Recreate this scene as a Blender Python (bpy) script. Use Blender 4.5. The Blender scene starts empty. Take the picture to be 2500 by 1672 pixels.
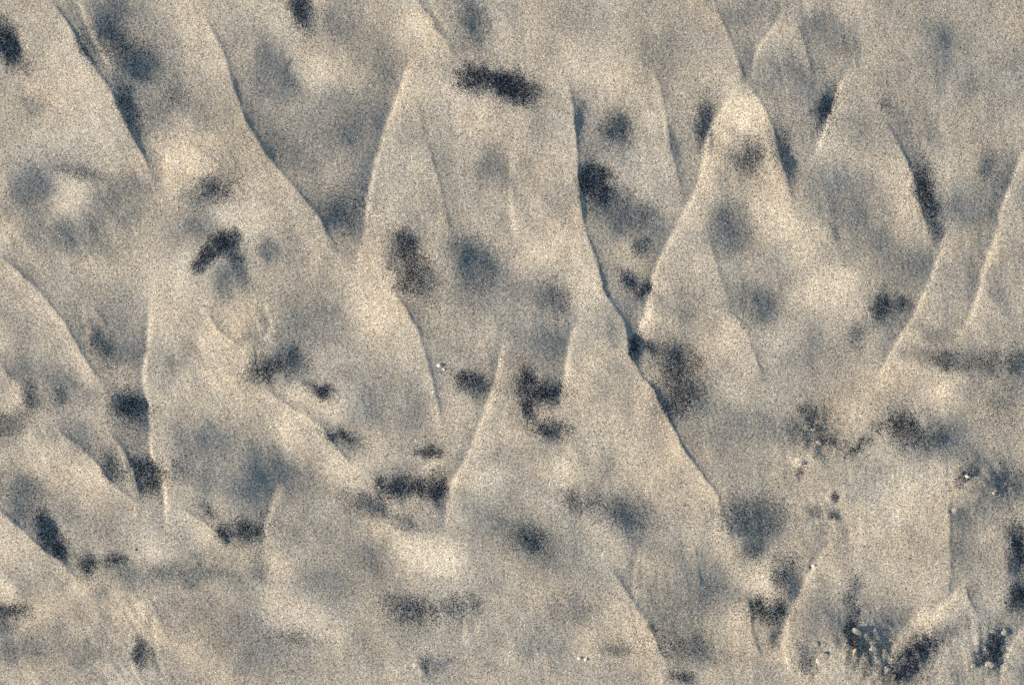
# Wave-washed beach sand seen from above in low, warm side light: small drainage scarps, soft
# hollows and humps, patches of dark heavy-mineral sand and painted shade, a few lumps, pebbles and shell bits.
import bpy, bmesh, math
import numpy as np
from mathutils import Vector, noise as mnoise

# ------------------------------------------------------------------ camera, sky, sun, exposure
PX = 1.0 / 2344.0                      # metres per tracing unit (2344 units = 1 m of beach)
def WX(u): return (u - 1172.0) * PX
def WY(v): return (784.0 - v) * PX

scene = bpy.context.scene
COL = scene.collection
SUN_EL = 15.0                          # degrees above the beach
SUN_TO = 9.0                           # direction the light travels, degrees from +x towards +y

cam_d = bpy.data.cameras.new("camera")
cam = bpy.data.objects.new("camera", cam_d)
COL.objects.link(cam)
cam.location = (0, 0, 1.55)
cam.rotation_euler = (0, 0, 0)
cam_d.sensor_width = 36.0
cam_d.lens = 36.0 * 1.55 / 1.0
cam_d.clip_start = 0.01
cam_d.clip_end = 500.0
scene.camera = cam

travel = Vector((math.cos(math.radians(SUN_TO)) * math.cos(math.radians(SUN_EL)),
                 math.sin(math.radians(SUN_TO)) * math.cos(math.radians(SUN_EL)),
                 -math.sin(math.radians(SUN_EL))))
sun_d = bpy.data.lights.new("sun", 'SUN')
sun_d.energy = 5.0
sun_d.angle = math.radians(0.6)
sun_d.color = (1.0, 0.865, 0.70)
sun = bpy.data.objects.new("sun", sun_d)
sun.rotation_euler = travel.to_track_quat('-Z', 'Y').to_euler()
sun.location = (-3, -0.5, 2)
COL.objects.link(sun)

world = bpy.data.worlds.new("World")
scene.world = world
world.use_nodes = True
wn = world.node_tree
bg = wn.nodes["Background"]
sky = wn.nodes.new("ShaderNodeTexSky")
sky.sky_type = 'NISHITA'
sky.sun_disc = False
sky.sun_elevation = math.radians(SUN_EL)
sky.sun_rotation = math.radians(270.0 - SUN_TO)
sky.air_density = 1.0
sky.dust_density = 0.6
sky.ozone_density = 1.6
wn.links.new(sky.outputs[0], bg.inputs[0])
bg.inputs[1].default_value = 0.084

scene.view_settings.view_transform = 'Standard'
scene.view_settings.look = 'None'
scene.view_settings.gamma = 1.0
scene.view_settings.exposure = 0.93
scene.cycles.use_denoising = False

# ------------------------------------------------------------------ traced features (units above)
# scarps: points, side (+1 raised side lies to the right of the image line's left: 'L' = raised on
# the left, drops to the right; 'R' = raised on the right, faces the light), height, width behind
SC = [
 ('L', 4.2, 70, [(112,-40),(118,0),(143,32),(169,72),(190,111),(215,144),(237,176),(258,205),(276,237),(287,266),(300,295),(325,345),(352,410),(368,440)]),
 ('R', 2.6, 40, [(168,-30),(174,0),(183,18),(190,40),(205,61),(212,80),(230,111),(248,150),(262,180)]),
 ('L', 3.0, 70, [(447,-30),(455,0),(463,18),(474,43),(492,79),(513,111),(522,151),(535,190),(549,233),(563,273),(599,330),(645,394),(681,434),(717,474),(742,510),(760,551),(774,578),(796,603),(812,640)]),
 ('R', 3.0, 80, [(945,95),(939,118),(929,172),(900,240),(886,283),(868,344),(853,402),(846,441),(839,495),(836,550),(817,600),(806,630)]),
 ('L', 1.8, 45, [(950,-20),(968,21),(990,39),(999,72),(1026,92),(1036,118),(1042,150)]),
 ('R', 1.4, 30, [(978,-20),(983,0),(993,25),(1020,62),(1040,90)]),
 ('L', 1.6, 45, [(965,290),(979,323),(997,384),(1011,438),(1022,485),(1029,510),(1036,560)]),
 ('L', 4.4, 90, [(1250,80),(1258,100),(1283,147),(1304,195),(1314,245),(1320,310),(1326,395),(1332,470),(1336,520),(1348,551),(1369,593),(1377,639),(1384,668),(1413,707),(1437,745),(1441,793),(1448,822),(1470,858),(1495,887),(1517,930),(1542,980),(1560,1016),(1580,1047),(1617,1095),(1642,1127),(1657,1170),(1671,1210),(1682,1249),(1682,1280),(1690,1310)]),
 ('R', 3.6, 85, [(1698,186),(1664,233),(1639,269),(1624,305),(1614,341),(1607,402),(1596,438),(1581,467),(1545,532),(1513,585),(1499,628),(1491,679),(1472,733),(1465,772),(1466,830)]),
 ('L', 3.0, 70, [(1698,188),(1726,212),(1750,250),(1769,291),(1782,334),(1796,388),(1810,431),(1816,490)]),
 ('R', 2.5, 60, [(1800,10),(1774,65),(1745,97),(1727,129),(1720,170),(1718,200)]),
 ('L', 1.6, 50, [(1632,-10),(1639,14),(1653,47),(1674,90),(1685,126),(1704,180),(1714,200)]),
 ('L', 1.1, 50, [(1815,40),(1828,61),(1842,93),(1852,140),(1870,190)]),
 ('R', 2.9, 60, [(1960,130),(1936,172),(1918,208),(1907,251),(1889,294),(1871,345),(1862,380)]),
 ('L', 3.0, 70, [(2020,270),(2033,287),(2058,327),(2079,370),(2097,416),(2104,459),(2112,502),(2129,538),(2155,562)]),
 ('R', 2.8, 70, [(2165,495),(2165,521),(2158,564),(2144,610),(2122,661),(2104,707),(2076,758),(2047,801),(2022,844),(2000,883),(1985,910)]),
 ('R', 3.4, 80, [(2375,290),(2344,359),(2327,402),(2312,445),(2298,495),(2284,540),(2269,578),(2251,628),(2241,679),(2226,729),(2192,780),(2175,800)]),
 ('L', 1.9, 60, [(1490,140),(1502,172),(1520,230),(1534,298),(1538,341),(1556,412),(1567,452),(1570,480)]),
 ('L', 3.0, 80, [(-30,560),(0,585),(36,607),(75,646),(111,686),(144,729),(172,772),(197,815),(219,851),(244,894),(255,920)]),
 ('R', 3.4, 80, [(354,640),(350,660),(341,722),(337,793),(330,851),(332,901),(345,948),(346,984),(345,1023),(357,1060),(377,1084),(380,1124),(380,1163),(384,1220),(386,1240)]),
 ('L', 2.6, 60, [(465,700),(481,725),(502,754),(531,776),(552,792),(562,790),(570,780),(581,776),(592,778),(604,784)]),
 ('R', 2.0, 40, [(604,690),(610,707),(617,722),(624,748),(612,768),(603,782)]),
 ('R', 1.5, 24, [(570,690),(580,712),(590,740),(600,770)]),
 ('L', 2.8, 80, [(880,635),(900,664),(932,704),(957,750),(975,801),(986,833),(993,865),(1004,919),(1015,973),(1018,1000)]),
 ('L', 2.6, 60, [(590,880),(624,901),(670,934),(713,955),(742,976),(760,1009),(785,1041),(807,1063),(830,1075)]),
 ('R', 2.6, 70, [(1160,735),(1155,758),(1151,800),(1140,850),(1133,887),(1108,944),(1097,987),(1080,1027),(1063,1059),(1033,1109),(1024,1160),(1024,1221),(1026,1250)]),
 ('R', 2.6, 60, [(1340,715),(1328,732),(1308,768),(1301,819),(1294,869),(1287,912),(1284,950)]),
 ('L', 1.7, 60, [(1668,700),(1678,715),(1714,765),(1728,804),(1743,847),(1746,890)]),
 ('L', 1.4, 50, [(1620,530),(1628,560),(1642,610),(1660,661),(1668,690)]),
 ('L', 3.2, 80, [(-30,1140),(0,1160),(25,1178),(57,1206),(90,1239),(118,1264),(147,1285),(169,1310),(194,1328),(215,1345)]),
 ('L', 3.0, 60, [(118,970),(133,980),(169,1009),(201,1030),(230,1059),(255,1091),(287,1124),(319,1149),(330,1165)]),
 ('L', 2.4, 30, [(250,975),(262,990),(272,1010),(287,1030),(301,1056),(316,1088),(325,1130),(330,1150)]),
 ('L', 2.4, 50, [(410,1155),(424,1167),(463,1188),(499,1213),(520,1235),(538,1249),(560,1260)]),
 ('R', 2.4, 70, [(642,1100),(634,1128),(617,1178),(608,1228),(614,1270)]),
 ('L', 2.6, 60, [(1400,1290),(1413,1318),(1430,1343),(1459,1386),(1477,1414),(1499,1458),(1520,1504),(1530,1530)]),
 ('R', 1.9, 50, [(1463,1240),(1459,1278),(1452,1310),(1450,1350),(1460,1380)]),
 ('R', 3.4, 70, [(1922,1222),(1911,1239),(1882,1271),(1867,1300),(1846,1335),(1828,1371),(1806,1407),(1796,1436),(1792,1475),(1800,1520),(1812,1560)]),
 ('L', 2.8, 50, [(1712,1350),(1717,1386),(1720,1425),(1727,1468),(1738,1490),(1749,1508)]),
 ('R', 2.6, 40, [(2210,1326),(2187,1361),(2158,1393),(2129,1411),(2083,1436),(2050,1460)]),
 ('L', 2.8, 45, [(2208,1328),(2216,1345),(2223,1379),(2241,1411),(2246,1450),(2243,1508),(2240,1530)]),
 ('R', 3.0, 50, [(2380,1390),(2344,1439),(2323,1475),(2305,1508),(2295,1540),(2290,1580)]),
 ('L', 1.8, 60, [(2170,1130),(2173,1167),(2176,1221),(2178,1292),(2176,1346),(2170,1370)]),
 ('L', 2.2, 60, [(-20,800),(0,822),(22,851),(47,876),(72,908),(85,930)]),
 ('R', 1.8, 40, [(360,1390),(355,1411),(352,1436),(358,1480),(366,1530)]),
 ('R', 1.4, 40, [(1060,1395),(1062,1418),(1064,1450),(1066,1490)]),
 ('R', 1.9, 35, [(386,335),(384,348),(377,384),(380,410),(383,430)]),
 ('L', 1.2, 30, [(440,330),(460,345),(490,365),(520,390)]),
 ('R', 1.4, 22, [(185,690),(188,712),(196,740),(205,775)]),
 ('L', 1.3, 22, [(215,700),(232,725),(250,752)]),
 ('R', 1.4, 18, [(275,1365),(295,1395),(315,1425),(330,1455)]),
 ('R', 1.2, 18, [(300,1355),(318,1390),(338,1425)]),
 ('R', 1.2, 14, [(340,1505),(352,1525),(362,1550)]),
 ('R', 1.2, 16, [(1310,1025),(1318,1050),(1330,1075)]),
 ('R', 1.0, 14, [(1285,1040),(1292,1062),(1300,1085)]),
 ('L', 1.1, 40, [(1590,1240),(1600,1290),(1608,1350)]),
 ('R', 1.3, 40, [(1172,330),(1168,390),(1168,440),(1172,500),(1178,560)]),
 ('L', 1.0, 20, [(958,1240),(966,1262),(980,1285)]),
 ('L', 1.0, 20, [(900,1310),(935,1313),(970,1320)]),
 ('L', 1.5, 14, [(966,1500),(972,1520),(980,1535)]),
 ('R', 1.5, 12, [(962,1530),(970,1542),(985,1545),(992,1530),(990,1505)]),
]
# darker spots: u, v, radius along, radius across, turn (deg, clockwise in the image), weight
DK = [
 (18,100,48,22,62,.95),(81,244,26,22,0,.4),(272,104,62,34,35,.72),(305,160,40,20,10,.5),(195,118,26,8,58,.7),
 (300,254,46,17,66,.8),(397,225,26,24,0,.6),(450,260,80,45,20,.35),(187,398,44,14,10,.6),(80,420,48,34,0,.45),
 (245,480,70,30,10,.4),(495,434,36,22,-12,.8),(432,454,34,18,-8,.5),(688,20,44,18,75,.9),(250,20,60,30,0,.38),
 (612,130,62,30,60,.42),(665,195,50,25,60,.36),(778,229,55,28,20,.38),(800,290,60,55,0,.36),(789,488,50,46,0,.62),
 (872,262,60,16,100,.36),(640,300,80,50,50,.28),(1086,40,58,30,62,.55),(1082,180,27,24,0,1.0),(1144,188,50,20,12,1.0),(1190,206,32,26,10,1.0),(1225,196,24,24,0,.45),
 (1412,292,30,26,45,.72),(1326,275,40,9,85,.5),(1346,412,20,30,0,1.0),(1374,398,20,15,-20,.95),(1379,448,22,26,0,.9),(1430,468,50,32,30,.58),(1468,498,32,28,0,.5),
 (1617,276,46,17,96,.75),(1545,328,34,12,85,.42),(1720,358,30,21,100,.75),(1680,362,30,15,25,.5),(1672,504,40,38,0,.56),(1792,348,48,17,72,.62),
 (1889,250,38,18,108,.88),(2026,238,18,13,40,.62),(2068,272,55,36,25,.38),(1889,72,44,38,0,.4),(2118,430,42,18,80,.97),(2130,478,34,16,80,.78),(2146,532,24,12,70,.62),
 (2266,380,34,20,90,.5),(2296,432,36,16,100,.52),(2206,452,60,40,0,.32),(1904,464,60,40,15,.36),(1911,535,26,9,75,.55),(1840,500,30,30,0,.2),(1510,110,60,50,0,.24),(2170,90,60,30,90,.22),
 (180,548,76,32,8,.42),(515,552,24,17,-40,.95),(481,584,26,14,-50,1.0),(464,606,15,11,-40,.95),(538,550,14,18,0,.8),(535,582,24,14,60,.65),(553,620,30,13,70,.5),(520,650,38,28,90,.46),(617,576,22,20,0,.5),
 (237,801,38,18,62,.72),(288,811,38,26,0,.48),(122,866,60,36,30,.48),(79,908,34,18,45,.62),(137,905,18,14,0,.6),(206,898,17,14,0,.45),(24,968,42,22,-20,.62),
 (294,932,32,27,60,.92),(337,955,14,26,0,.45),(612,846,30,20,-10,.9),(575,862,30,18,0,.4),(670,822,28,26,0,.66),(650,862,40,12,10,.4),(739,894,24,11,24,.97),(706,740,66,48,0,.42),
 (930,562,20,26,0,.75),(936,612,62,30,66,.8),(968,628,22,30,0,.6),(922,654,16,14,0,.7),(1086,596,52,34,55,.6),(1050,700,60,40,30,.24),(1276,680,36,24,70,.62),(1245,650,40,24,20,.3),(1236,796,58,46,90,.42),
 (1060,868,20,12,20,.8),(1096,876,30,18,15,.8),(1079,890,34,14,10,.6),
 (1203,866,16,21,10,1.0),(1212,902,20,26,0,.8),(1209,936,12,22,-5,1.0),(1253,900,32,22,-5,1.0),(1180,890,16,30,0,.5),(1262,985,34,17,4,.9),
 (1454,790,10,24,5,1.0),(1446,642,22,16,30,.8),(1478,664,12,17,10,.85),(1466,566,17,17,0,.72),(1488,794,15,13,0,.75),(1550,826,42,30,40,.76),(1558,890,40,44,0,.8),(1540,932,24,18,0,.72),(1590,900,30,50,0,.45),
 (1728,700,42,36,0,.55),(1535,708,46,26,10,.34),(1664,538,36,26,0,.4),(2015,704,18,26,10,.93),(2061,696,24,15,-10,.78),(1962,765,22,26,20,.55),(2030,735,36,18,0,.4),(2080,720,30,30,0,.3),(1860,800,50,40,0,.28),
 (2158,826,24,18,10,.76),(2140,768,27,18,20,.42),(2110,815,26,18,0,.4),(2248,830,58,23,0,.66),(2332,826,32,26,0,.68),(2270,660,60,40,80,.25),
 (1857,954,15,24,-15,.82),(1866,992,46,34,0,.64),(1894,1008,30,15,15,.66),(2068,974,32,26,20,.95),(2008,976,14,14,0,.7),(2126,1004,34,15,0,.72),(1958,1030,18,12,-25,.78),(1980,1008,22,10,-30,.6),(2298,938,42,34,0,.56),(2210,1000,72,34,5,.46),(2240,1040,40,26,0,.4),
 (266,1072,32,17,55,.8),(338,1072,26,18,30,.95),(352,1102,22,28,0,.85),(326,1094,14,22,0,.6),(398,1074,22,18,0,.7),(520,1062,120,56,10,.45),(481,1168,22,11,35,.66),(512,1222,17,11,45,.9),(572,1208,34,18,0,.88),(560,1222,34,14,0,.6),
 (115,1222,42,17,58,.95),(140,1262,24,8,52,.8),(204,1292,15,18,0,.9),(266,1282,24,12,0,.78),(235,1288,22,12,0,.6),(72,1118,42,24,0,.5),(25,1397,30,17,0,.88),(11,1426,18,20,0,.5),(233,1346,22,16,0,.5),
 (400,1314,100,17,-3,.52),(592,1290,17,28,0,.5),(319,1492,11,26,-5,.85),(344,1500,24,20,0,.52),(48,1495,42,20,0,.5),(215,1498,80,20,0,.36),(560,1476,72,40,20,.46),(630,1060,40,24,60,.34),
 (778,998,32,12,10,.9),(800,1020,30,18,20,.5),(981,1033,22,12,-5,.9),(1000,1040,10,12,0,.6),(868,1112,9,15,0,.82),(911,1116,30,20,5,.92),(957,1120,32,17,5,.86),(1001,1120,14,26,0,1.0),(880,1134,16,10,0,.6),(839,1152,40,20,14,.7),(872,1170,14,12,30,.5),
 (929,1198,27,15,10,.56),(986,1203,34,13,0,.38),(843,1260,36,40,0,.46),(950,1396,58,24,6,.78),(895,1370,30,18,20,.4),(1040,1388,24,20,15,.66),(1084,1389,22,18,0,.62),(1069,1360,8,8,0,.6),(1056,1410,12,26,-20,.5),(670,1458,38,15,5,.62),(1008,1518,34,18,0,.5),(972,1516,11,14,0,.62),
 (1198,1222,30,26,0,.6),(1222,1236,26,20,0,.78),(1230,1265,40,30,30,.4),(1319,1149,27,17,15,.68),(1369,1152,36,20,10,.56),(1440,1176,40,28,15,.6),(1448,1220,18,50,0,.4),(1455,1300,10,50,0,.34),
 (1312,1396,62,30,-10,.5),(1413,1486,27,14,0,.56),(1212,1486,28,20,0,.46),(1498,1432,14,8,15,.62),(1563,1484,52,26,5,.66),(1560,1547,25,12,5,.78),(1580,1370,60,50,0,.3),(1721,1178,56,33,5,.66),(1700,1210,24,14,0,.4),
 (1728,1262,28,20,-20,.62),(1798,1310,26,32,0,.72),(1822,1352,13,24,0,.52),(1692,1364,16,14,0,.46),(1742,1390,26,15,0,1.0),(1784,1396,18,18,0,.85),(1752,1410,34,12,0,.7),(1774,1454,12,22,10,.6),
 (1918,1144,7,11,30,.85),(1911,1178,12,9,0,.78),(1868,1174,14,12,0,.55),(1832,1077,7,12,10,.78),(1812,1074,16,10,0,.4),(1878,1038,12,16,0,.5),(2208,1088,24,14,-25,.85),(2286,1102,10,16,0,.6),(2312,1108,42,36,0,.6),(2194,1180,14,14,0,.5),(2204,1245,28,60,4,.42),
 (2334,1250,18,42,-8,1.0),(2334,1366,20,26,20,1.0),(2320,1300,14,22,0,.55),(1954,1362,16,32,10,.62),(1958,1418,13,20,10,.85),(1947,1450,11,25,0,.85),(1960,1480,18,14,0,.7),(1994,1506,40,34,30,.66),(2010,1470,30,24,0,.5),(1839,1512,14,32,-20,.7),(1860,1495,24,12,0,.5),
 (2106,1488,42,22,-32,.95),(2072,1536,34,22,-20,.95),(2160,1450,40,18,-20,.5),(2282,1478,18,28,10,1.0),(2262,1508,22,16,0,.9),(2246,1500,14,14,0,.5),(1880,1430,60,40,0,.35),(2060,1420,50,30,0,.35),(1990,540,70,40,0,.25),
]
BR = [
 (968,68,46,32,60,.6),(724,144,50,40,60,.55),(150,456,40,40,0,.62),(413,356,56,46,20,.62),(556,505,40,40,0,.3),(1101,287,50,50,0,.36),(1377,180,60,46,30,.34),(1700,258,44,40,0,.62),(1910,660,70,46,0,.55),(1808,531,60,46,20,.42),
 (861,693,62,56,20,.5),(690,905,46,18,25,.42),(780,932,36,30,0,.55),(668,970,40,34,0,.5),(792,1086,50,34,15,.5),(985,1274,80,36,5,.55),(1030,1278,26,26,0,.42),(950,1300,40,20,0,.3),(660,1376,50,44,10,.5),(986,1066,28,14,0,.5),(1287,1080,44,36,20,.56),(1110,1105,40,50,0,.3),
 (1484,728,28,17,115,.56),(1690,752,42,38,20,.4),(1628,1130,48,30,60,.36),(1656,1248,36,24,60,.32),(2166,893,36,26,-40,.66),(1961,938,44,36,0,.56),(2282,1028,52,30,0,.36),(2116,1428,44,18,-32,.48),(1753,1336,34,22,100,.52),(18,1346,36,17,65,.62),
 (341,1252,44,32,0,.42),(90,1050,62,32,10,.36),(1778,1498,19,18,0,.5),(305,1402,36,30,30,.36),(480,700,90,60,0,.22),(560,900,80,60,0,.2),(220,240,60,110,-30,.2),(480,60,60,60,0,.18),(1830,1060,24,14,0,.5),(1834,1052,20,14,0,.3),(1240,600,60,40,0,.25),(1440,600,40,30,0,.2),(1390,1010,60,50,0,.2),(2080,1100,90,60,0,.2),(80,700,60,70,20,.22),(420,620,90,40,20,.2),(1130,70,30,40,0,.3),(2000,1200,80,60,0,.2),
]

# broad, gentle slopes turned away from the light (relief only)
SHD = [
 (330,170,120,70,20,.3),(131,542,80,36,5,.36),(306,455,56,40,30,.45),(612,175,70,40,60,.36),(700,332,120,80,40,.34),(875,219,90,36,95,.34),(787,87,70,60,0,.3),(1128,376,60,36,90,.34),
 (240,470,50,40,0,.40),(80,450,36,50,0,.34),(160,514,60,22,0,.36),(190,398,46,16,12,.34),
 (2200,150,190,150,0,.22),(1898,105,60,50,40,.34),(1985,306,60,40,30,.28),(1942,455,76,50,10,.42),(1662,516,50,50,0,.4),(1732,705,56,40,0,.4),(1417,490,80,40,25,.5),(2248,455,72,60,0,.34),(2003,595,90,30,5,.32),(1242,385,60,60,0,.24),(1224,670,60,40,20,.34),(1539,700,60,30,10,.36),
 (525,1055,120,50,10,.45),(595,1134,80,56,30,.42),(875,941,90,66,20,.34),(52,1134,60,46,30,.45),(236,1195,76,50,35,.4),(420,1317,110,20,-4,.5),(542,1449,130,60,15,.38),(770,1308,90,80,10,.34),(1137,1204,76,60,0,.38),(140,1484,90,30,0,.36),
 (1391,1160,96,36,15,.5),(1592,1344,80,90,0,.32),(1565,1475,70,40,0,.5),(1732,1186,66,40,0,.55),(1259,1204,70,50,0,.36),(1347,1344,90,40,0,.3),(1714,1029,80,70,0,.3),(1872,1396,60,50,0,.4),(2000,1420,80,50,0,.3),(2240,1000,110,50,0,.4),(2060,1010,90,30,0,.45),(1880,1010,80,60,0,.4),(2290,1120,60,60,0,.4),
 (1660,60,60,60,0,.24),(1760,170,50,50,0,.3),(1830,150,36,60,0,.25),(560,380,50,90,-40,.1),(430,520,60,36,30,.3),(660,560,50,40,0,.25),(1020,420,40,90,-15,.24),(1120,660,60,60,0,.3),(1180,820,40,70,10,.34),(700,1180,80,60,0,.3),(900,1440,120,40,0,.3),(1180,1400,90,60,0,.24),(1420,850,60,60,0,.18),(2080,600,60,50,20,.2),(1800,860,80,60,0,.26),
]

# ------------------------------------------------------------------ height field
GU0, GV0, GS = -1300, -1100, 2.0
NU, NV = 2480, 1900
rng = np.random.default_rng(7)
U = (GU0 + GS * np.arange(NU))[None, :].astype(np.float32)
V = (GV0 + GS * np.arange(NV))[:, None].astype(np.float32)
KX = (np.fft.rfftfreq(NU) / GS * 2 * np.pi)[None, :]
KY = (np.fft.fftfreq(NV) / GS * 2 * np.pi)[:, None]

def filt_noise(lam, stretch=1.0, ang=0.0, seed=0):
    """unit-variance smooth noise of wavelength lam, stretched along ang (deg from +u, image down +)"""
    r = np.random.default_rng(seed)
    w = np.fft.rfft2(r.standard_normal((NV, NU)))
    ca, sa = math.cos(math.radians(ang)), math.sin(math.radians(ang))
    ka = (KX * ca + KY * sa) * stretch
    kb = -KX * sa + KY * ca
    k = np.sqrt(ka * ka + kb * kb) * lam / (2 * np.pi)
    f = k * np.exp(-k * k)
    n = np.fft.irfft2(w * f, s=(NV, NU))
    return (n / n.std()).astype(np.float32)

wu = filt_noise(60, seed=1) * 3.4 + filt_noise(24, seed=2) * 1.7
wv = filt_noise(60, seed=3) * 3.4 + filt_noise(24, seed=4) * 1.7

def blob_sum(lst, soft=1.25, warp=1.0):
    out = np.zeros((NV, NU), np.float32)
    for (u, v, ra, rb, ang, w) in lst:
        R = max(ra, rb) * 2.6 + 16
        i0, i1 = int(max(0, (u - R - GU0) / GS)), int(min(NU, (u + R - GU0) / GS))
        j0, j1 = int(max(0, (v - R - GV0) / GS)), int(min(NV, (v + R - GV0) / GS))
        if i1 <= i0 or j1 <= j0: continue
        uu = U[:, i0:i1] + warp * wu[j0:j1, i0:i1] - u
        vv = V[j0:j1] + warp * wv[j0:j1, i0:i1] - v
        c, s = math.cos(math.radians(ang)), math.sin(math.radians(ang))
        a = (uu * c + vv * s) / ra
        b = (-uu * s + vv * c) / rb
        f = w * np.exp(-0.69 * (a * a + b * b) ** soft)
        o = out[j0:j1, i0:i1]
        out[j0:j1, i0:i1] = 1 - (1 - o) * (1 - np.clip(f, 0, 1))
    return out

# the beach goes on around the frame: more of the same kinds of marks, laid out at random
def in_view(u, v, m): return -m < u < 2344 + m and -m < v < 1568 + m
DKX, BRX, SCX = [], [], []
for _ in range(1500):
    u, v = rng.uniform(GU0, GU0 + NU * GS), rng.uniform(GV0, GV0 + NV * GS)
    ra, rb = rng.uniform(14, 60), rng.uniform(12, 30)
    a = rng.uniform(-40, 110); w = rng.uniform(.35, .95)
    if in_view(u, v, 40 + ra): continue
    (DKX if rng.random() < .7 else BRX).append((u, v, ra, rb, a, w if rng.random() < .7 else w * .6))
for _ in range(260):
    u, v = rng.uniform(GU0, GU0 + NU * GS), rng.uniform(GV0, GV0 + NV * GS)
    side = 'L' if rng.random() < .5 else 'R'
    a = math.radians(rng.uniform(52, 84) if side == 'L' else rng.uniform(92, 122))
    n, pts, ok = int(rng.integers(6, 13)), [], True
    for k in range(n):
        pts.append((u, v)); ok = ok and not in_view(u, v, 70)
        a += rng.normal(0, .16); u += 40 * math.cos(a); v += 40 * math.sin(a)
    if ok: SCX.append((side, rng.uniform(1.4, 3.8), rng.uniform(40, 85), pts))

dark = blob_sum(DK + DKX + SHD)
bright = blob_sum(BR + BRX, 1.1)

# frayed dark grains: mineral sand in the darkest spots, painted shade in milder ones
STAIN_SHADE = [d for d in DK + DKX if d[5] >= .5]
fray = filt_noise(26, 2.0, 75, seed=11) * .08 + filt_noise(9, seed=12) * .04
stain_shade = blob_sum([(u, v, a * 1.14, b * 1.14, t, min(1.0, (w - .45) * 1.75)) for (u, v, a, b, t, w) in STAIN_SHADE], 1.1, .55)
stain_shade = np.clip(stain_shade + fray * np.clip(stain_shade * 4, 0, 1), 0, 1)

def scarp(side, hgt, back, pts):
    P = np.array(pts, np.float32)
    hgt = hgt * .85 + .75
    # round the traced corners off
    for _ in range(2):
        Q = [P[0]]
        for a, b in zip(P[:-1], P[1:]): Q += [a * .75 + b * .25, a * .25 + b * .75]
        P = np.array(Q + [P[-1]], np.float32)
    m = back * 2.8 + 14
    i0, i1 = int(max(0, (P[:, 0].min() - m - GU0) / GS)), int(min(NU, (P[:, 0].max() + m - GU0) / GS))
    j0, j1 = int(max(0, (P[:, 1].min() - m - GV0) / GS)), int(min(NV, (P[:, 1].max() + m - GV0) / GS))
    if i1 - i0 < 3 or j1 - j0 < 3: return
    uu = U[:, i0:i1] + wu[j0:j1, i0:i1] * .22
    vv = V[j0:j1] + wv[j0:j1, i0:i1] * .22
    best = np.full(uu.shape, 1e9, np.float32); sgn = np.zeros_like(best); par = np.zeros_like(best)
    L = np.concatenate([[0], np.cumsum(np.hypot(*(P[1:] - P[:-1]).T))])
    for k in range(len(P) - 1):
        a, d = P[k], P[k + 1] - P[k]
        ll = float(d @ d) + 1e-6
        t = np.clip(((uu - a[0]) * d[0] + (vv - a[1]) * d[1]) / ll, 0, 1)
        du, dv = uu - a[0] - t * d[0], vv - a[1] - t * d[1]
        dd = du * du + dv * dv
        c = d[0] * dv - d[1] * du                     # >0: point lies left of the image-down line
        w = dd < best
        best = np.where(w, dd, best)
        sgn = np.where(w, np.sign(c), sgn)
        par = np.where(w, (L[k] + t * (L[k + 1] - L[k])) / L[-1], par)
    dist = np.sqrt(best) * sgn
    if side == 'R': dist = -dist                      # now >0 on the raised side
    edge = 3.2 if side == 'L' else 5.5
    prof = 1 / (1 + np.exp(-np.clip(dist, -80, 400) * (2.2 / edge)))
    back_ = np.exp(-np.clip(dist, 0, None) / back)
    toe = -0.22 * np.exp(-np.clip(-dist, 0, None) / (back * .35)) * (1 - prof)
    taper = np.clip(np.minimum(par, 1 - par) * 5.0, 0, 1)
    taper = taper * taper * (3 - 2 * taper)
    rough = 1 + 0.22 * filt_small[j0:j1, i0:i1]
    HS[j0:j1, i0:i1] += (0.36 if side == 'L' else 0.62) * hgt * taper * (prof * back_ + toe) * rough
    q = min(1.0, hgt / 3.2) * taper
    lowside[j0:j1, i0:i1] += q * (1 - prof) * np.exp(-np.clip(-dist, 0, None) / (back * .45)) * (.34 if side == 'L' else .30)
    highside[j0:j1, i0:i1] += q * prof * np.exp(-np.clip(dist, 0, None) / (back * .35)) * (.22 if side == 'L' else .42)

filt_small = filt_noise(70, seed=31)
HS, lowside, highside = (np.zeros((NV, NU), np.float32) for _ in range(3))
for s in SC + SCX: scarp(*s)


# slope along the light wanted by the soft humps and hollows -> height (least squares)
su, sv = math.cos(math.radians(SUN_TO)), -math.sin(math.radians(SUN_TO))
flowL, flowR = filt_noise(15, 7.0, 62, seed=21), filt_noise(17, 8.0, 84, seed=22)
bl = 1 / (1 + np.exp((U - 900) / 220.0))
flow = flowL * bl + flowR * (1 - bl)
patch = np.clip(filt_noise(320, seed=23) * .5 + .6, .15, 1.5)
dk = np.clip(dark + lowside, 0, 1.1)
g = 0.62 * dk / (1 + 0.95 * dk) - 0.42 * np.clip(bright + highside, 0, .9) + 0.034 * filt_noise(170, seed=24) \
    + 0.020 * filt_noise(60, 1.6, 75, seed=25) + 0.022 * flow * patch * (1 - .65 * np.clip(dk * 1.6, 0, 1)) + 0.008 * filt_noise(18, seed=26)
G = np.fft.rfft2(g)
ks = KX * su + KY * sv
kn = -KX * sv + KY * su
lam, eps = 0.015, (2 * np.pi / 2600.0) ** 2
H = np.fft.irfft2(1j * ks * G / (ks * ks + lam * kn * kn + eps), s=(NV, NU)).astype(np.float32)
H += HS

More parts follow.
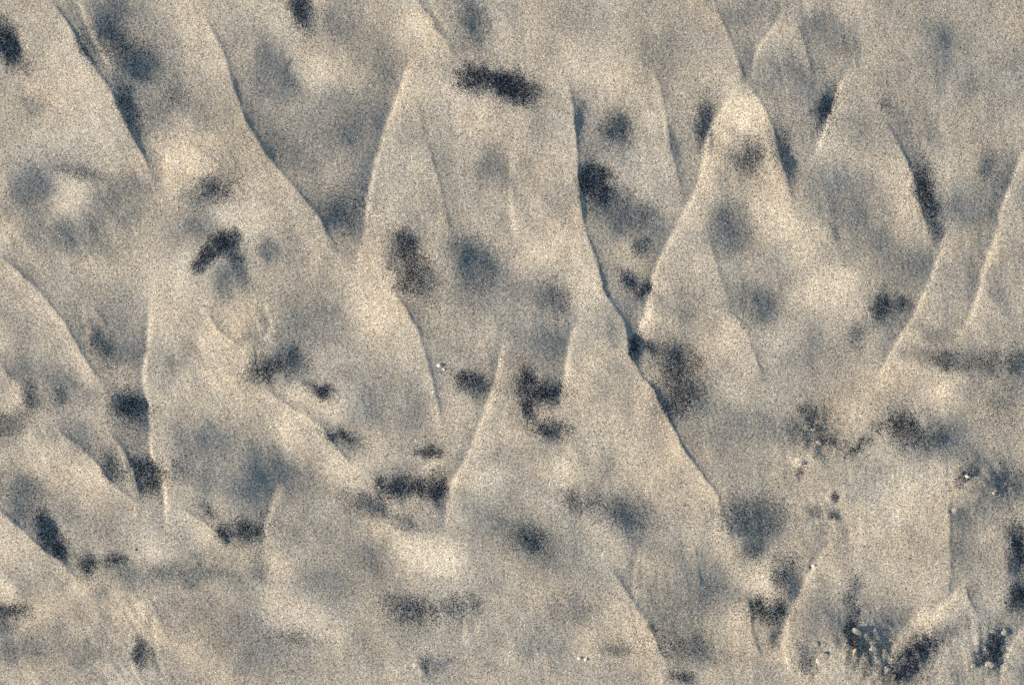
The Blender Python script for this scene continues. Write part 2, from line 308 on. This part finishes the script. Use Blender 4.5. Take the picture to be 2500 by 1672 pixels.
# small pits: crumbled ground at the lower right, tiny air holes
PITS = [(2175,1170,5,3.0),(1862,1301,5,3.2),(2030,1512,8,1.6),(1975,1398,7,1.5),(1950,1466,8,1.8),(2208,1083,7,1.6),(1915,1160,6,1.4),(870,1112,5,1.4),(2094,1437,4,1.3)]
for (u, v, r, d) in PITS:
    i, j, n = int((u - GU0) / GS), int((v - GV0) / GS), int(r * 4 / GS) + 2
    uu, vv = U[:, i - n:i + n] - u, V[j - n:j + n] - v
    H[j - n:j + n, i - n:i + n] -= d * np.exp(-(uu * uu + vv * vv) / (r * r))
crumb = blob_sum([(2000,1490,90,70,30,.9),(1880,990,80,60,0,.5),(2240,1100,90,60,0,.45),(1910,1160,50,40,0,.5),(2100,1510,70,50,-30,.5),(2270,1500,60,50,0,.6),(960,1520,60,26,0,.5)])
H += crumb * (filt_noise(30, seed=41) * .7 + filt_noise(12, seed=42) * .12)
H += filt_noise(8, seed=43) * 0.10                   # fine unevenness of the packed grains

def sample(F, u, v):
    x = np.clip((np.asarray(u) - GU0) / GS, 0, NU - 1.001); y = np.clip((np.asarray(v) - GV0) / GS, 0, NV - 1.001)
    i, j = x.astype(int), y.astype(int); fx, fy = x - i, y - j
    return (F[j, i] * (1 - fx) + F[j, i + 1] * fx) * (1 - fy) + (F[j + 1, i] * (1 - fx) + F[j + 1, i + 1] * fx) * fy

# ------------------------------------------------------------------ materials
def nodes_of(name):
    m = bpy.data.materials.new(name); m.use_nodes = True
    nt = m.node_tree
    return m, nt, nt.nodes, nt.links, nt.nodes["Principled BSDF"]

def ramp(N, stops, interp='CONSTANT'):
    r = N.new("ShaderNodeValToRGB"); cr = r.color_ramp; cr.interpolation = interp
    while len(cr.elements) < len(stops): cr.elements.new(0.5)
    for e, (p, c) in zip(cr.elements, stops):
        e.position = p; e.color = (*c, 1)
    return r

GRAINS = [(0.0, (.05, .05, .05)), (.05, (.15, .13, .10)), (.13, (.25, .22, .17)), (.23, (.42, .27, .12)), (.255, (.345, .31, .245)),
          (.40, (.43, .39, .31)), (.56, (.50, .455, .37)), (.70, (.41, .415, .385)), (.78, (.56, .515, .425)), (.885, (.61, .49, .34)), (.915, (.71, .68, .60)), (.975, (.87, .855, .80))]
DARKGRAINS = [(0.0, (.009, .012, .018)), (.45, (.024, .031, .043)), (.74, (.06, .065, .074)), (.86, (.16, .13, .10)), (.93, (.36, .33, .28)), (.98, (.7, .68, .64))]  # mineral grain colours, also carrying the painted shade

def sand_material(name, stain_shaded):
    m, nt, N, Lk, P = nodes_of(name)
    tc = N.new("ShaderNodeTexCoord")
    vo = N.new("ShaderNodeTexVoronoi"); vo.feature = 'F1'; vo.inputs["Scale"].default_value = 1550.0
    Lk.new(tc.outputs["Object"], vo.inputs["Vector"])
    sep = N.new("ShaderNodeSeparateColor"); Lk.new(vo.outputs["Color"], sep.inputs[0])
    r1 = ramp(N, GRAINS); Lk.new(sep.outputs[0], r1.inputs[0])
    # broad warm and grey drift in the grain mix
    nz = N.new("ShaderNodeTexNoise"); nz.inputs["Scale"].default_value = 9.0; nz.inputs["Detail"].default_value = 3.0
    Lk.new(tc.outputs["Object"], nz.inputs["Vector"])
    drift = ramp(N, [(.3, (.93, .97, 1.02)), (.7, (1.05, 1.0, .94))], 'LINEAR'); Lk.new(nz.outputs[0], drift.inputs[0])
    mul = N.new("ShaderNodeMix"); mul.data_type = 'RGBA'; mul.blend_type = 'MULTIPLY'; mul.inputs[0].default_value = 1.0
    Lk.new(r1.outputs[0], mul.inputs[6]); Lk.new(drift.outputs[0], mul.inputs[7])
    col = mul.outputs[2]
    if stain_shaded:
        at = N.new("ShaderNodeAttribute"); at.attribute_name = "mineral"  # share of dark grains: mineral sand plus painted shade
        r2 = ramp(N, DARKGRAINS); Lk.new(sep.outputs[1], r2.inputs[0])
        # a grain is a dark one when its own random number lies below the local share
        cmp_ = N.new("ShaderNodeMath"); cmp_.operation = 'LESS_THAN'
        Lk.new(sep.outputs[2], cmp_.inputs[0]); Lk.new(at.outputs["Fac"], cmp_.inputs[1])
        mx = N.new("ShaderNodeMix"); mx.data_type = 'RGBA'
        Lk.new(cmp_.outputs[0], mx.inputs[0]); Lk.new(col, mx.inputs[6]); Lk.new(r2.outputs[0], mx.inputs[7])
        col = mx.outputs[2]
    Lk.new(col, P.inputs["Base Color"])
    P.inputs["Roughness"].default_value = 0.72
    P.inputs["Specular IOR Level"].default_value = 0.3
    b = N.new("ShaderNodeBump"); b.inputs["Strength"].default_value = 0.55; b.inputs["Distance"].default_value = 0.00008; b.invert = True
    Lk.new(vo.outputs["Distance"], b.inputs["Height"])
    Lk.new(b.outputs[0], P.inputs["Normal"])
    return m

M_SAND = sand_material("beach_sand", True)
M_CLOD = sand_material("packed_sand", False)

def simple_material(name, c1, c2, rough, scale=600.0):
    m, nt, N, Lk, P = nodes_of(name)
    tc = N.new("ShaderNodeTexCoord"); nz = N.new("ShaderNodeTexNoise")
    nz.inputs["Scale"].default_value = scale; nz.inputs["Detail"].default_value = 4.0
    Lk.new(tc.outputs["Object"], nz.inputs["Vector"])
    r = ramp(N, [(.35, c1), (.65, c2)], 'LINEAR'); Lk.new(nz.outputs[0], r.inputs[0])
    Lk.new(r.outputs[0], P.inputs["Base Color"]); P.inputs["Roughness"].default_value = rough
    b = N.new("ShaderNodeBump"); b.inputs["Strength"].default_value = .3; b.inputs["Distance"].default_value = .0003
    Lk.new(nz.outputs[0], b.inputs["Height"]); Lk.new(b.outputs[0], P.inputs["Normal"])
    return m
M_SHELL = simple_material("shell", (.62, .52, .45), (.80, .74, .68), .45)
M_BROWN = simple_material("brown_stone", (.22, .13, .09), (.36, .23, .16), .6)
M_AMBER = simple_material("amber_stone", (.50, .29, .12), (.66, .44, .24), .5)

mg, nt, N, Lk, P = nodes_of("loose_grains")
at = N.new("ShaderNodeAttribute"); at.attribute_name = "tint"
Lk.new(at.outputs["Color"], P.inputs["Base Color"]); P.inputs["Roughness"].default_value = .6

# ------------------------------------------------------------------ the sheet of sand
def axis(lo, hi, n, far):
    core = np.linspace(lo, hi, n); st = core[1] - core[0]; out, x, s = [], 0.0, st
    while x < far:
        s *= 1.055 if x < 1000 else 1.35
        x += s; out.append(x)
    out = np.array(out)
    return np.concatenate([lo - out[::-1], core, hi + out])
AU = axis(-70, 2414, 1130, 140000.0)
AV = axis(-60, 1628, 770, 140000.0)
UU, VV = np.meshgrid(AU, AV)
hz = sample(H, UU, VV)
far = np.clip((np.hypot(UU - 1172, VV - 784) - 1900) / 900.0, 0, 1)
hz = hz * (1 - far) + far * (18 * np.sin(UU * .0021 + 1) * np.sin(VV * .0017) + 10 * np.sin(UU * .006 + VV * .004))
nv, nu = UU.shape
co = np.stack([WX(UU), WY(VV), hz * PX], -1).reshape(-1, 3).astype(np.float32)
ii = np.arange(nv * nu, dtype=np.int32).reshape(nv, nu)
quads = np.stack([ii[1:, :-1], ii[1:, 1:], ii[:-1, 1:], ii[:-1, :-1]], -1).reshape(-1)
me = bpy.data.meshes.new("sand")
me.vertices.add(nv * nu); me.vertices.foreach_set("co", co.ravel())
nf = (nv - 1) * (nu - 1)
me.loops.add(nf * 4); me.loops.foreach_set("vertex_index", quads)
me.polygons.add(nf); me.polygons.foreach_set("loop_start", np.arange(nf, dtype=np.int32) * 4)
me.update(calc_edges=True)
me.polygons.foreach_set("use_smooth", np.ones(nf, bool))
a = me.attributes.new("mineral", 'FLOAT', 'POINT')  # holds mineral sand and painted shade together
a.data.foreach_set("value", (sample(stain_shade, UU, VV) * .95).ravel().astype(np.float32))
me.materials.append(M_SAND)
ground = bpy.data.objects.new("sand_ground", me); COL.objects.link(ground)
ground["kind"] = "structure"
ground["label"] = "beige wave-washed beach sand with low scarps and patches of dark mineral grains and painted shade"

# ------------------------------------------------------------------ loose grains standing proud
NG = 24000
gu, gv = rng.uniform(-60, 2404, NG), rng.uniform(-50, 1618, NG)
gst = sample(stain_shade, gu, gv)
gr = rng.uniform(.9, 1.75, NG) * .5 * rng.choice([1, 1, 1, 1.35], NG)         # radius in tracing units
base = np.array([(1,0,0),(-1,0,0),(0,1,0),(0,-1,0),(0,0,1),(0,0,-1)], np.float32)
bf = np.array([(0,2,4),(2,1,4),(1,3,4),(3,0,4),(2,0,5),(1,2,5),(3,1,5),(0,3,5)], np.int32)
qa = rng.standard_normal((NG, 4)); qa /= np.linalg.norm(qa, axis=1, keepdims=True)
w, x, y, z = qa.T
R = np.stack([1-2*(y*y+z*z), 2*(x*y-z*w), 2*(x*z+y*w), 2*(x*y+z*w), 1-2*(x*x+z*z), 2*(y*z-x*w), 2*(x*z-y*w), 2*(y*z+x*w), 1-2*(x*x+y*y)], -1).reshape(NG, 3, 3)
shape = base[None] * rng.uniform(.7, 1.25, (NG, 6, 1))
gco = np.einsum('nij,nkj->nki', R, shape) * (gr * PX)[:, None, None]
gco += np.stack([WX(gu), WY(gv), (sample(H, gu, gv) + gr * .35) * PX], -1)[:, None]
gf = (bf[None] + (np.arange(NG) * 6)[:, None, None]).reshape(-1)
gm = bpy.data.meshes.new("sand_grains")
gm.vertices.add(NG * 6); gm.vertices.foreach_set("co", gco.astype(np.float32).ravel())
gm.loops.add(NG * 24); gm.loops.foreach_set("vertex_index", gf.astype(np.int32))
gm.polygons.add(NG * 8); gm.polygons.foreach_set("loop_start", np.arange(NG * 8, dtype=np.int32) * 3)
gm.update(calc_edges=True)
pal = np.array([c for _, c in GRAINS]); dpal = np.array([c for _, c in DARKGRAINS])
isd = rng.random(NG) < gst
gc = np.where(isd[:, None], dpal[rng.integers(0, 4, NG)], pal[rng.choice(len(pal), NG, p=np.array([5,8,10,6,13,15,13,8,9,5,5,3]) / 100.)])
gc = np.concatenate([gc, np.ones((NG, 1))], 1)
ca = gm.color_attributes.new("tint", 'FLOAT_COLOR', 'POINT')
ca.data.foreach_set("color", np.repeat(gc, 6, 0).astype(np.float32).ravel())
gm.materials.append(mg)
go = bpy.data.objects.new("sand_grains", gm); COL.objects.link(go)
go["kind"] = "stuff"; go["category"] = "sand grains"
go["label"] = "loose coarse sand grains strewn over the packed beach surface"

# ------------------------------------------------------------------ lumps, pebbles, shell bits
def nat(x, y): return x * .9376, y * .9376           # photograph pixel -> tracing units

def place(name, bm, mat, u, v, sink, label, cat, group=None, smooth=True):
    m = bpy.data.meshes.new(name); bm.to_mesh(m); bm.free()
    for p in m.polygons: p.use_smooth = smooth
    m.materials.append(mat)
    o = bpy.data.objects.new(name, m); COL.objects.link(o)
    o.location = (WX(u), WY(v), float(sample(H, u, v)) * PX - sink * PX)
    o["label"] = label; o["category"] = cat
    if group: o["group"] = group
    return o

def lump(ra, rb, rz, turn, seed, rough=.25, sub=3):
    bm = bmesh.new(); bmesh.ops.create_icosphere(bm, subdivisions=sub, radius=1.0)
    c, s = math.cos(math.radians(-turn)), math.sin(math.radians(-turn))
    for vt in bm.verts:
        p = vt.co.copy()
        k = 1 + rough * (mnoise.noise(p * 1.3 + Vector((seed * 7.1, seed, 0))) + .5 * mnoise.noise(p * 3.1 + Vector((0, seed * 3.3, 1))))
        x, y, z = p.x * ra * k, p.y * rb * k, p.z * rz * k
        vt.co = Vector((x * c - y * s, x * s + y * c, z)) * PX
    return bm

def shell_chip(L, W, rise, turn, seed, thick=.9):
    """a curved, ribbed, broken piece of shell lying hollow side down"""
    bm = bmesh.new(); n, mm = 12, 7; top, bot = [], []
    c, s = math.cos(math.radians(-turn)), math.sin(math.radians(-turn))
    for j in range(mm):
        rt, rb_ = [], []
        for i in range(n):
            a, b = i / (n - 1) * 2 - 1, j / (mm - 1) * 2 - 1
            edge = 1 + .18 * mnoise.noise(Vector((a * 2.1, b * 2.1, seed)))
            x = a * L * (1 - .25 * b * b) * edge; y = b * W * (1 - .35 * a * a) * edge
            z = rise * (1 - a * a * .9) * (1 - b * b * .7) + .10 * rise * math.sin(a * 14)
            rt.append(bm.verts.new(Vector((x * c - y * s, x * s + y * c, z + thick)) * PX))
            rb_.append(bm.verts.new(Vector((x * c - y * s, x * s + y * c, z)) * PX))
        top.append(rt); bot.append(rb_)
    for j in range(mm - 1):
        for i in range(n - 1):
            bm.faces.new((top[j][i], top[j][i+1], top[j+1][i+1], top[j+1][i]))
            bm.faces.new((bot[j+1][i], bot[j+1][i+1], bot[j][i+1], bot[j][i]))
    for i in range(n - 1):
        bm.faces.new((bot[0][i], bot[0][i+1], top[0][i+1], top[0][i]))
        bm.faces.new((top[-1][i], top[-1][i+1], bot[-1][i+1], bot[-1][i]))
    for j in range(mm - 1):
        bm.faces.new((top[j][0], top[j+1][0], bot[j+1][0], bot[j][0]))
        bm.faces.new((bot[j][-1], bot[j+1][-1], top[j+1][-1], top[j][-1]))
    bm.normal_update()
    return bm

GC = "small lumps of damp sand"
CL = [  # native px x, y, radii, turn, label
 (2091,1546,11,9,6,30,"largest pale sand lump ringed by the dark mineral sand near the bottom right"),
 (2131,1583,8,7,5,0,"round pale sand lump right of the amber stone chip in the dark patch"),
 (2426,1542,7,5,4,-10,"small sand lump just above the black patch near the right bottom corner"),
 (2455,1543,10,9,6,0,"round sand lump between the black patch and the bright scarp at right edge"),
 (2420,1625,10,8,6,0,"sand lump at the lower tip of the black patch near the bottom right corner"),
 (2375,1623,7,5,4,20,"pale sand lump left of the black patch beside the bottom right corner"),
 (1987,1051,7,4.5,4,0,"small pale sand lump in the upper middle of a dark smudge, right half"),
 (1998,1083,7,6,5,0,"round pale sand lump at the lower edge of the dark smudge, right half"),
 (1956,1121,14,9,5,-25,"broad pale sand lump below left of the dark smudge, right half"),
 (1991,1570,7,6,4,0,"small pale sand lump above the wide flat lump near bottom right"),
 (2008,1606,15,11,6,-30,"wide flat tan sand lump near the bottom edge at lower right"),
 (2427,1200,6,5.5,4,0,"round pale sand lump in the grey shade near the right edge"),
 (2158,1632,11,7,5,-20,"pale sand lump beside the long navy patch at the bottom edge"),
 (925,1191,5,4,3.5,30,"tiny pale sand lump at the left end of the dark bar-shaped patch"),
]
for k, (x, y, ra, rb, rz, t, lab) in enumerate(CL):
    u, v = nat(x, y)
    place("sand_lump", lump(ra * 1.15, rb * 1.15, rz * .36, t, k + 1, .45), M_CLOD, u, v, rz * .14, lab, "sand lump", GC)
SH = [
 (1074,892,7.5,4.5,2.6,-5,"pale pink shell fragment beside a scarp at the centre of the beach"),
 (1991,1383,6.5,3.4,3.0,-12,"curved shell rim with a dark hollow under it on the lower right scarp"),
 (2359,1162,6.5,3.6,2.4,15,"pinkish shell fragment lying in a small dark smudge near the right edge"),
 (1415,1603,6,3.2,2.2,10,"left one of two pale shell chips near the bottom edge"),
 (1430,1606,5,3.2,2.2,-30,"right one of two pale shell chips near the bottom edge"),
]
for k, (x, y, L, W, rise, t, lab) in enumerate(SH):
    u, v = nat(x, y)
    place("shell_fragment", shell_chip(L, W, rise, t, k + 3.3), M_SHELL, u, v, .4, lab, "shell", "broken bits of shell")
PB = [
 (332,1341,3.6,2.8,2.6,60,M_BROWN,"tiny red-brown pebble among pale sand at lower left"),
 (2084,1586,7.5,3.4,3.0,-60,M_AMBER,"elongated amber stone chip in the dark patch near the bottom right"),
 (1085,902,4,3,2.6,20,M_SHELL,"small white pebble just below right of the pink shell fragment"),
 (1561,707,4.2,3.4,2.6,0,M_BROWN,"brown pebble in the small dark spot left of the bright central scarp"),
 (943,1217,4.2,3.2,2.6,0,M_BROWN,"brown pebble under the left part of the dark bar-shaped patch"),
]
for k, (x, y, ra, rb, rz, t, mat, lab) in enumerate(PB):
    u, v = nat(x, y)
    place("pebble", lump(ra, rb, rz, t, k + 40, .16), mat, u, v, rz * .3, lab, "pebble", "single small pebbles")
